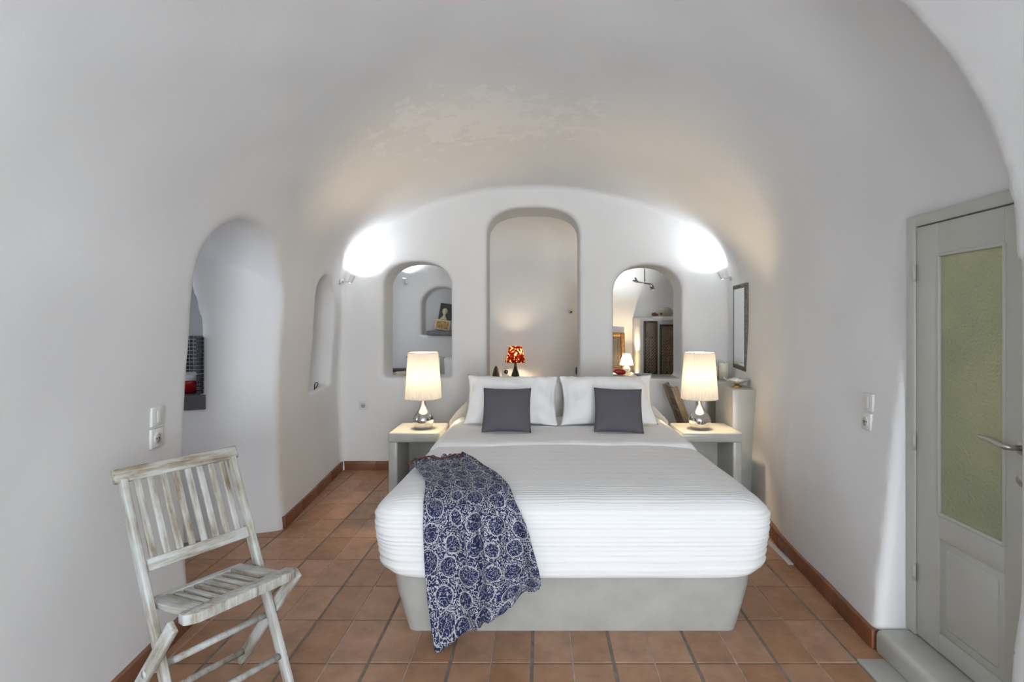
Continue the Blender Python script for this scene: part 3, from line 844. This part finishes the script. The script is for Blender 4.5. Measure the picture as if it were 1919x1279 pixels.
table_lamp((1.186, 4.18, .60), 'lit chrome drop lamp on the bedside table next to the cement pillar')

# ------------------------------------------------------------------ dressing table with pillar, right of the bed
van = empty('dressing_table', (1.57, 4.5, 0)); tag(van, 'built-in grey cement dressing table with tall end pillar below the mirror', 'dressing table')
def vbox(name, lo, hi, bev=.012): return link(name, from_bm(box_bm((lo[0]-1.57, lo[1]-4.5, lo[2]), (hi[0]-1.57, hi[1]-4.5, hi[2]), bev, 3), name), M['cement'], van)
def vpr(name, y0_, y1_, z0_, z1_, x0_, bev):
    zr = .86
    o = prism(name, [(x0_-1.57, y0_-4.5), (float(XR(y0_, zr))+.004-1.57, y0_-4.5), (float(XR((y0_+y1_)/2, zr))+.004-1.57, (y0_+y1_)/2-4.5), (float(XR(y1_, zr))+.004-1.57, y1_-4.5), (x0_-1.57, y1_-4.5)], 'z', z0_, z1_, M['cement'], van, bev)
    return autosmooth(o, 40)
vpr('pillar', 4.30, 4.72, 0, .875, 1.470, .014)
vpr('table_top', 4.70, 5.305, .81, .8745, 1.470, .010)
vpr('end_panel', 5.10, 5.305, 0, .812, 1.47, .010)
# wooden chair facing the dressing table
ch = empty('wooden_chair', (1.28, 4.83, 0)); tag(ch, 'weathered brown wooden chair with leaning back in front of the dressing table', 'chair')
for yy in (-.16, .16):
    beam('back_post', (-.03, yy, .0), (-.02, yy, .46), .035, .035, (1, 0, 0), M['oldwood'], ch)
    beam('back_stile', (-.02, yy, .46), (-.165, yy, .85), .055, .032, (1, 0, 0), M['oldwood'], ch)
    beam('leg', (.13, yy, 0), (.13, yy, .44), .035, .035, (1, 0, 0), M['oldwood'], ch)
box('seat', (-.04, -.19, .44), (.16, .19, .47), M['oldwood'], ch, .006)
for t in (.35, .62, .9):
    beam('back_slat', (-.02-.145*t, -.16, .46+.39*t), (-.02-.145*t, .16, .46+.39*t), .07, .016, (-.35, 0, .94), M['oldwood'], ch)
# candles, shell bowl
for (x, y, h, r, lab) in ((1.655, 5.06, .150, .043, 'tall ivory pillar candle next to the shorter candle on the dressing table'), (1.598, 5.165, .118, .045, 'shorter ivory pillar candle on the dressing table')):
    cr = empty('candle', (x, y, .875)); tag(cr, lab, 'candle', 'candles on the dressing table')
    lathe('wax', [(0, 0), (r, 0), (r, h-.006), (r-.005, h), (r-.014, h-.005), (0, h-.008)], M['candle'], cr, 28)
    tube('wick', [(0, 0, h-.008), (.001, 0, h+.010)], .0016, M['black'], cr, 6)
sb = empty('shell_bowl', (1.575, 4.50, .875)); tag(sb, 'footed mother-of-pearl shell bowl on the pillar of the dressing table', 'bowl')
lathe('foot', [(0, 0), (.040, 0), (.040, .006), (.022, .014), (.018, .024), (0, .024)], M['brass'], sb, 24)
v = []; f = []
nn = 60
for j, (r, z) in enumerate(((.004, .026), (.04, .030), (.07, .042), (.098, .062), (.094, .063), (.066, .046), (.036, .034), (.003, .030))):
    for i in range(nn):
        a = 2*PI*i/nn; k = 1+.07*math.cos(5*a)*(r/.1)
        v.append((r*k*math.cos(a), r*k*math.sin(a), z+.006*math.cos(5*a)*(r/.1)))
for j in range(7):
    for i in range(nn): f.append((j*nn+i, j*nn+(i+1) % nn, (j+1)*nn+(i+1) % nn, (j+1)*nn+i))
link('shell', pyd('shell', v, f), M['pearl'], sb)
# wall mirror on the right wall
def wall_right_frame(y, z):
    p = Vector((float(XR(y, z)), y, z)); return p
pa = wall_right_frame(4.63, 1.35); pb = wall_right_frame(5.0, 1.35)
dirv = (pb-pa).normalized(); nrm = Vector((-dirv.y, dirv.x, 0))
mc = (pa+pb)/2+nrm*.012
mir = empty('wall_mirror', mc); mir.rotation_euler = (0, 0, math.atan2(dirv.y, dirv.x)); tag(mir, 'tall narrow mirror in a carved dark grey frame on the wall above the dressing table', 'mirror')
mw, mh, fw = .225, .365, .042
for nme, lo, hi in (('frame', (-mw, -.018, -mh), (-mw+fw, .011, mh)), ('frame', (mw-fw, -.018, -mh), (mw, .011, mh)), ('frame', (-mw+fw, -.018, mh-fw), (mw-fw, .011, mh)), ('frame', (-mw+fw, -.018, -mh), (mw-fw, .011, -mh+fw))):
    box(nme, lo, hi, M['carved'], mir, .006, 2)
box('mirror_glass', (-mw+fw-.004, -.012, -mh+fw-.004), (mw-fw+.004, .0095, mh-fw+.004), M['mirror'], mir, 0)
for k in range(9):
    for zz in (mh-fw/2, -mh+fw/2):
        v, f = tube_geo([(-mw+.03+k*(2*mw-.06)/8, .009, zz), (-mw+.03+k*(2*mw-.06)/8, .016, zz)], .012, 8); link('carved_boss', pyd('carved_boss', v, f), M['carved'], mir)

# ------------------------------------------------------------------ wall sconces
def sconce(loc, out, aim, label, power, group='wall spotlights'):
    """loc on wall, out = direction away from wall, aim = direction of the lamp head"""
    out = Vector(out).normalized(); aim = Vector(aim).normalized()
    root = empty('wall_spotlight', loc); tag(root, label, 'wall lamp', group)
    v, f = tube_geo([(0, 0, 0), tuple(out*.018)], .027, 24); link('wall_plate', pyd('wall_plate', v, f), M['white_plastic'], root)
    e = out*.095+Vector((0, 0, -.004))
    tube('arm', [tuple(out*.016), tuple(out*.05), tuple(e)], .007, M['white_plastic'], root, 10)
    a0 = e-aim*.012; a1 = e+aim*.062
    v, f = tube_geo([a0, e+aim*.01, a1], [.012, .018, .023], 24, cap=False)
    v2, f2 = tube_geo([a1, e+aim*.03], [.021, .017], 24, cap=False)
    o = len(v); head = link('lamp_head', pyd('lamp_head', v+v2, f+[tuple(i+o for i in q) for q in f2]), M['white_plastic'], root)
    v, f = tube_geo([e+aim*.035, e+aim*.045], .016, 20); link('bulb', pyd('bulb', v, f), M['bulbc'], head)
    l = bpy.data.lights.new('spot', 'SPOT'); l.energy = power; l.color = (.90, .95, 1); l.spot_size = math.radians(150); l.spot_blend = 1.0; l.shadow_soft_size = .025
    so = bpy.data.objects.new('spot_light', l); C.objects.link(so); so.location = Vector(loc)+a1+aim*.01
    so.rotation_euler = aim.to_track_quat('-Z', 'Y').to_euler()
    return root
sconce((-1.835, 5.20, 1.765), (1, -.12, 0), (.30, .22, .9), 'white spotlight aimed upwards in the corner above the narrow niche', 16)
sconce((1.775, 5.20, 1.80), (-1, -.12, 0), (-.30, .22, .9), 'white spotlight aimed upwards in the corner above the mirror', 16)

# ------------------------------------------------------------------ switches and sockets
def plate(loc, nrm, kind, label, cat):
    nrm = Vector(nrm).normalized()
    root = empty('light_switch' if kind == 'switch' else 'wall_socket', loc); tag(root, label, cat)
    root.rotation_euler = Vector((0, 0, 1)).cross(nrm).to_tuple() and (0, 0, math.atan2(nrm.y, nrm.x))
    box('face_plate', (-.004, -.041, -.041), (.010, .041, .041), M['white_plastic'], root, .004)
    if kind == 'switch':
        box('rocker', (.008, -.014, -.027), (.015, .014, .027), M['white_plastic'], root, .004)
    else:
        v, f = tube_geo([(.0085, 0, 0), (.0115, 0, 0)], .024, 24); link('socket_rim', pyd('socket_rim', v, f), M['white_plastic'], root)
        v, f = tube_geo([(.0100, 0, 0), (.0120, 0, 0)], .0195, 24); rec = link('socket_recess', pyd('socket_recess', v, f), M['socket_dark'], root)
        for s in (-.009, .009):
            v, f = tube_geo([(.0115, s, 0), (.0126, s, 0)], .0035, 10); link('pin_hole', pyd('pin_hole', v, f), M['black'], root)
    return root
yl = 2.385
plate((float(XL(yl, .995))-.002, yl, .997), (1, .06, 0), 'switch', 'white light switch above the socket on the wall beside the kitchen archway', 'switch')
plate((float(XL(yl, .905))-.002, yl, .905), (1, .06, 0), 'socket', 'white wall socket below the switch beside the kitchen archway', 'socket')
yr = 2.64
plate((float(XR(yr, 1.02))+.002, yr, 1.02), (-1, .04, .0), 'switch', 'white light switch above the socket on the wall beside the door', 'switch')
plate((float(XR(yr, .93))+.002, yr, .93), (-1, .04, .0), 'socket', 'white wall socket below the switch beside the door', 'socket')
plate((-1.657, YB+.002, .606), (0, -1, 0), 'socket', 'small white socket on the back wall above the terracotta skirting', 'socket')
# black hook-shaped cable in the narrow niche
tag(tube('cable_end', [(-1.835, 4.60, .838), (-1.835, 4.60, .87), (-1.83, 4.60, .895), (-1.815, 4.60, .902), (-1.805, 4.60, .888), (-1.812, 4.60, .868), (-1.83, 4.60, .85)], .004, M['black'], None, 8), 'black curled cable end standing in the narrow wall niche', 'cable')

# ------------------------------------------------------------------ white folding chair
chair = empty('folding_chair', (-1.0, 1.931, 0)); chair.rotation_euler = (0, 0, math.atan2(.866, .5))
tag(chair, 'white folding wooden slat chair with worn paint, beside the kitchen archway wall', 'chair')
# local x = seat width, local -y = forward
def cb(name, a, b, w, t, wd, bev=.004): return beam(name, a, b, w, t, wd, M['worn'], chair, bev)
def post(z): return .03+(.42-.03)*z/.855             # y of the long posts at height z
for s in (-1, 1):
    cb('post', (s*.195, post(0), 0), (s*.195, post(.845), .845), .040, .022, (0, 1, 0))
    cb('leg', (s*.222, .035, .447), (s*.222, .40, .0), .042, .020, (0, 1, .0))
cb('top_rail', (-.222, post(.858), .858), (.222, post(.858), .858), .052, .024, (0, .42, .9), .007)
cb('lower_rail', (-.184, post(.565), .565), (.184, post(.565), .565), .042, .020, (0, .42, .9))
for i in range(8):
    x = -.184+.368*(i+.75)/8.5
    cb('back_slat', (x, post(.58), .58), (x, post(.84), .84), .022, .010, (1, 0, 0), .002)
def sz(y): return .462-.10*y                          # seat slopes to the rear
bm = bmesh.new()
outl = [(-.16, 0), (.17, 0), (.203, .018), (.208, .03), (.20, .068), (-.19, .068), (-.195, .03), (-.188, .018)]
top = [bm.verts.new((x, y, sz(y)+.012)) for x, y in outl]; bt = [bm.verts.new((x, y, sz(y)-.022)) for x, y in outl]
bm.faces.new(top); bm.faces.new(bt[::-1])
for i in range(8): bm.faces.new((top[i], bt[i], bt[(i+1) % 8], top[(i+1) % 8]))
bmesh.ops.bevel(bm, geom=bm.edges[:], offset=.003, segments=2, affect='EDGES', profile=.5)
autosmooth(link('seat_front_rail', from_bm(bm, 'seat_front_rail'), M['worn'], chair))
cb('seat_rear_rail', (-.17, .295, sz(.295)), (.17, .295, sz(.295)), .035, .022, (0, 1, -.1))
for s in (-1, 1): cb('seat_side_rail', (s*.141, .05, sz(.05)), (s*.141, .29, sz(.29)), .062, .022, (1, 0, 0))
for i in range(6):
    x = -.088+.176*i/5
    cb('seat_slat', (x, .05, sz(.05)+.002), (x, .285, sz(.285)+.002), .019, .010, (1, 0, 0), .002)
for nme, a, r in (('stretcher', ((-.235, .19, .255), (.235, .19, .255)), .012), ('stretcher', ((-.215, .36, .055), (.215, .36, .055)), .012), ('stretcher', ((-.19, post(.13), .13), (.19, post(.13), .13)), .012)):
    tube(nme, a, r, M['worn'], chair, 12)

# ------------------------------------------------------------------ kitchen niche: counter, mosaic, bowl
def fw_(x): return 3.776+.39*(x+1.708)-.012          # face of the passage's far wall
tag(prism('worktop', [(-2.85, fw_(-2.85)), (-2.135, fw_(-2.135)), (-2.135, 3.915), (-2.85, 3.915)], 'z', .835, .93, M['counter'], None, .003), 'dark grey kitchen worktop inside the archway niche', 'worktop')
mos = box('mosaic_splashback', (-2.80, 3.912, .93), (-2.10, 3.925, 1.295), M['tile_grout'], bev=0)
tag(mos, 'navy and black glass mosaic splashback behind the kitchen worktop', 'splashback')
bm = bmesh.new(); pit = .0262
for i in range(24):
    for j in range(14):
        x = -2.79+i*pit; z = .935+j*pit
        box_bm((x, 3.9095, z), (x+pit-.005, 3.914, z+pit-.005), 0, 1, bm)
for i in range(13):
    for j in range(14):
        y = 3.57+i*pit; z = .935+j*pit
        box_bm((-2.172, y, z), (-2.152, y+pit-.005, z+pit-.005), 0, 1, bm)
mt = link('mosaic_tiles', from_bm(bm, 'mosaic_tiles'), M['tile_dark'], mos, False); tag(mt, kind='stuff')
bw = empty('red_bowl', (-2.305, 3.70, .931)); tag(bw, 'red bowl with a white rim on the dark kitchen worktop', 'bowl')
lathe('bowl', [(0, .002), (.06, 0), (.075, .01), (.105, .055), (.122, .088), (.118, .088), (.10, .055), (.07, .016), (0, .010)], M['red'], bw, 40)
lathe('rim_band', [(.1195, .086), (.124, .086), (.130, .122), (.127, .125), (.122, .122), (.1175, .088)], M['white_gloss'], bw, 40)

# ------------------------------------------------------------------ far room seen through the openings
# red patterned lamp on a small cabinet
cab = empty('bedside_cabinet', (-.30, 7.02, 0)); tag(cab, 'white plastered bedside cabinet below the red patterned lamp', 'cabinet')
box('body', (-.36, -.24, 0), (.50, .26, .57), M['quilt'], cab, .01); box('top', (-.37, -.25, .57), (.51, .26, .595), M['quilt'], cab, .006)
rl = empty('red_lamp', (-.30, 7.02, .595)); tag(rl, 'lit lamp with red patterned shade and black bottle base in the far room', 'lamp')
lathe('base', [(0, 0), (.055, 0), (.060, .03), (.058, .09), (.045, .15), (.026, .20), (.016, .25), (.014, .30), (0, .30)], M['black'], rl, 28)
lathe('lamp_shade', [(.128, .29), (.078, .49)], M['shade_red'], rl, 48)
lathe('bulb', [(0, .352), (.010, .348), (.016, .335), (.012, .315), (0, .30)], M['bulb'], rl, 16)
lamp_light('red_lamp_glow', (-.30, 7.02, .595+.395), 9, (1, .80, .54), .03)
pt = empty('wall_socket', (-.43, YW-.004, .74)); tag(pt, 'white socket with a black plug on the far room wall beside the red lamp', 'socket')
box('face_plate', (-.045, -.012, -.045), (.045, .0, .045), M['white_plastic'], pt, .004)
v, f = tube_geo([(0, -.012, .005), (0, -.045, .005)], .026, 20); link('plug', pyd('plug', v, f), M['black'], pt)
dw_ = lathe('wooden_finial', [(0, 0), (.048, 0), (.05, .09), (.042, .16), (.025, .22), (.008, .25), (0, .252)], simple('brown_wood', (.07, .035, .022), .4, var=.3), None, 24, (0, 0, 0))
dw_.location = (-.535, 6.95, .595); tag(dw_, 'dark brown pointed wooden ornament beside the red lamp', 'ornament')
sw = empty('round_switch', (.41, YW-.004, 1.515)); tag(sw, 'small round wall switch on the far room wall', 'switch')
v, f = tube_geo([(0, .004, 0), (0, -.014, 0)], .030, 20); link('plate', pyd('plate', v, f), M['white_plastic'], sw)
v, f = tube_geo([(0, -.012, 0), (0, -.024, 0)], .012, 16); link('knob', pyd('knob', v, f), M['dark'], sw)
dk = box('dark_post', (.44, 6.85, .74), (.62, 6.95, .84), M['dark'], None, .03, 3); tag(dk, 'dark grey rounded post top seen at the edge of the tall opening', 'post')
box('support', (.47, 6.88, 0), (.59, 6.92, .76), M['dark'], dk, .008)
# far bed with cushions, left opening
fb = empty('far_bed', (-1.5, 6.75, 0)); tag(fb, 'low white bed along the far room wall', 'bed')
box('base', (-.9, -.5, 0), (.82, .5, .36), M['quilt'], fb, .02); box('mattress', (-.88, -.49, .36), (.81, .49, .56), M['quilt'], fb, .05, 4)
for i, (x, y, a, b, rz, lab) in enumerate(((-1.46, 7.10, .22, .19, .05, 'white cushion behind the chrome lamp in the far room, beside the dark box'), (-1.00, 7.06, .20, .19, -.05, 'white cushion on the far bed below the leaning figure artwork'), (-.70, 6.6, .10, .15, -.3, 'small white cushion at the end of the far bed'))):
    o = link('cushion', pillow_mesh('cushion', a, b, .07, .04, 20+i*3, 0, .008, 20, 16), M['pillow']); place_pillow(o, (x, y, .765), .15, rz, .05*i); tag(o, lab, 'cushion', 'cushions on the far bed')
db = box('dark_box', (-1.83, 6.85, .56), (-1.66, 7.02, .815), M['dark'], None, .006); tag(db, 'small dark box on the far bed', 'box')
# driftwood / shell on the left sill
pts = [(-1.43, 5.52, .885), (-1.38, 5.50, .892), (-1.31, 5.48, .893), (-1.24, 5.46, .888), (-1.17, 5.45, .882)]
tag(tube('driftwood', pts, [.010, .017, .022, .017, .010], M['driftwood'], None, 10), 'pale piece of driftwood on the sill behind the chrome lamp', 'ornament')
# art in the far niche
tag(box('stone_slab', (-1.43, 7.12, 1.222), (-1.04, 7.5, 1.275), M['stone'], None, .006), 'grey stone slab on the floor of the far arched niche', 'slab')
art = empty('figure_artwork', (-1.27, 7.40, 1.275)); art.rotation_euler = (-.12, .15, 0); tag(art, 'leaning artwork of a pale figure on a dark panel with an ochre base', 'artwork')
box('panel', (-.085, 0, .0), (.085, .03, .36), M['dark'], art, .004)
box('base_block', (-.115, -.05, 0), (.095, .0, .14), M['figure'], art, .012, 2)
box('ochre_relief', (-.085, -.056, .02), (.07, -.049, .115), M['ochre'], art, .003)
lathe('figure', [(0, 0), (.045, .0), (.05, .02), (.022, .045), (.016, .075), (.034, .10), (.036, .13), (.022, .155), (0, .162)], M['figure'], art, 20, (-.01, -.015, .135))
sconce((-1.73, YW-.002, 1.89), (0, -1, 0), (.1, -.25, .9), 'white spotlight on the far room wall beside the arched niche', 30)
# right part of the far room
cup = empty('cupboard', (1.75, 6.95, 0)); tag(cup, 'white plastered built-in cupboard with two dark lattice doors', 'cupboard')
box('carcass', (-.55, -.25, 0), (.64, .34, 1.44), M['plaster'], cup, .012)
box('top_ledge', (-.30, -.30, 1.40), (.64, .34, 1.455), M['plaster'], cup, .012)
def lattice_door(x0, x1, z0, z1, y):
    dr = box('door', (x0, y, z0), (x1, y+.02, z1), M['lattice'], cup, .002)
    fwid = .022
    for lo, hi in (((x0, z0), (x0+fwid, z1)), ((x1-fwid, z0), (x1, z1)), ((x0+fwid, z1-fwid), (x1-fwid, z1)), ((x0+fwid, z0), (x1-fwid, z0+fwid))):
        box('frame', (lo[0], y-.018, lo[1]), (hi[0], y+.001, hi[1]), M['lattice'], dr, .003)
    zm = z1-.19
    box('upper_panel', (x0+fwid, y-.008, zm), (x1-fwid, y+.001, z1-fwid), M['panelwood'], dr, .004)
    xm = (x0+x1)/2
    box('mullion', (xm-.014, y-.016, z0+fwid), (xm+.014, y+.001, zm), M['panelwood'], dr, .003)
    for (a, b) in ((x0+fwid, xm-.014), (xm+.014, x1-fwid)):
        z = z0+fwid; w_ = b-a
        while z < zm-.01:
            z2 = min(z+w_*1.4, zm)
            beam('slat', (a, y-.008, z), (a+(z2-z)/1.4, y-.008, z2), .010, .012, (1, 0, -.7), M['slatwood'], dr, .001)
            z += .036
lattice_door(-.515, -.355, .75, 1.40, -.272)
lattice_door(-.325, -.125, .72, 1.36, -.272)
ston = lathe('stone', [(0, 0), (.085, .004), (.108, .035), (.104, .07), (.08, .105), (.045, .125), (0, .13)], M['rock'], None, 24); ston.location = (1.525, 6.84, 1.456); ston.scale = (.85, .7, .9); tag(ston, 'rounded pale stone on top of the lattice-door cupboard', 'stone')
fl = empty('dried_flowers', (1.405, 6.74, 1.456)); tag(fl, 'small bunch of dark red dried flowers beside the stone on the cupboard', 'flowers')
for k in range(9):
    lathe('flower_head', [(0, -.014), (.012, -.01), (.018, 0), (.013, .011), (0, .015)], M['flower'], fl, 8, (random.uniform(-.05, .05), random.uniform(-.03, .03), random.uniform(.014, .05)))
shf = empty('wall_table', (.98, 7.02, 0)); tag(shf, 'narrow white plastered table below the gilt frame in the far room', 'table')
box('top', (-.30, -.22, .70), (.20, .27, .75), M['plaster'], shf, .01); box('support', (-.28, -.18, 0), (.18, .27, .70), M['plaster'], shf, .01)
wl = empty('small_lamp', (1.07, 6.93, .75)); tag(wl, 'small lit white lamp beside the gilt frame in the far room', 'lamp')
lathe('base', [(0, 0), (.05, 0), (.05, .012), (.03, .022), (.046, .05), (.046, .07), (.022, .10), (.012, .12), (0, .12)], M['white_gloss'], wl, 24)
lathe('lamp_shade', [(.085, .11), (.078, .135), (.042, .245)], M['shade_white'], wl, 36)
lathe('bulb', [(0, .19), (.012, .185), (.018, .165), (.012, .14), (0, .135)], M['bulb'], wl, 12)
lamp_light('small_lamp_glow', (1.07, 6.93, .75+.215), 15.0, (1, .78, .48), .02)
gf = empty('gilt_frame', (.93, 7.18, .752)); gf.rotation_euler = (-.1, 0, 0); tag(gf, 'dark picture in a broad gilt frame leaning behind the small white lamp', 'picture')
gw, gh, gt = .16, .50, .05
for lo, hi in (((-gw, 0), (-gw+gt, gh)), ((gw-gt, 0), (gw, gh)), ((-gw+gt, 0), (gw-gt, gt)), ((-gw+gt, gh-gt), (gw-gt, gh))):
    box('frame', (lo[0], -.02, lo[1]), (hi[0], .02, hi[1]), M['gold'], gf, .010, 3)
for i_, (g0, g1) in enumerate(((gt+.012, gt+.020), (gt+.032, gt+.037))):
    for lo, hi in (((-gw+g0, g0), (-gw+g1, gh-g0)), ((gw-g1, g0), (gw-g0, gh-g0)), ((-gw+g1, g0), (gw-g1, g1)), ((-gw+g1, gh-g1), (gw-g1, gh-g0))):
        box('gilt_slip', (lo[0], -.012, lo[1]), (hi[0], -.002, hi[1]), M['gold'], gf, .001)
box('canvas', (-gw+gt, -.004, gt), (gw-gt, .006, gh-gt), M['dark'], gf, 0)
# things on the right sill
pl = lathe('oval_plate', [(0, .004), (.05, .002), (.055, .008), (.088, .022), (.092, .026), (.086, .026), (.05, .012), (0, .010)], simple('grey_green_ceramic', (.34, .37, .36), .3), None, 40)
pl.location = (1.0, 5.47, .862); pl.scale = (1, .8, 1); tag(pl, 'shallow grey ceramic plate on the polished sill in front of the lattice doors', 'plate')
tag(box('window_1', (.705, 5.33, .845), (1.335, 5.70, .8625), M['cement'], bev=.004), kind='structure')
rb = link('red_trinket', pillow_mesh('red_trinket', .06, .035, .03, .05, 7.7, 0, .006, 14, 10), M['red']); rb.matrix_world = Matrix.Translation((.80, 5.62, .892)); tag(rb, 'small red trinket on the sill in front of the small white lamp', 'trinket')
sp2 = empty('ceiling_spotlight', (1.26, 6.75, 1.87)); tag(sp2, 'double chrome spotlight under the far room vault above the cupboard', 'ceiling lamp')
tube('bar', [(-.09, 0, 0), (.07, 0, -.03)], .010, M['chrome'], sp2, 10)
tube('stem', [(0, .0, 0), (.0, .05, .80)], .007, M['chrome'], sp2, 8)
for (x, ax_) in ((-.09, (-.5, -.2, .35)), (.07, (.3, .4, -.5))):
    a = Vector((x, 0, 0 if x < 0 else -.03)); b = a+Vector(ax_).normalized()*.07
    hd = tube('lamp_head', [a, (a+b)/2, b], [.016, .026, .03], M['chrome'], sp2, 16)
    v, f = tube_geo([b, b+(b-a).normalized()*.004], .025, 16); link('bulb', pyd('bulb', v, f), M['bulbc'], hd)
l = bpy.data.lights.new('spot', 'SPOT'); l.energy = 13; l.color = (.9, .95, 1); l.spot_size = math.radians(120); l.spot_blend = .9; l.shadow_soft_size = .03
so = bpy.data.objects.new('far_spot_light', l); C.objects.link(so); so.location = Vector((1.08, 6.72, 1.96)); so.rotation_euler = Vector((-.10, .8, .35)).to_track_quat('-Z', 'Y').to_euler()
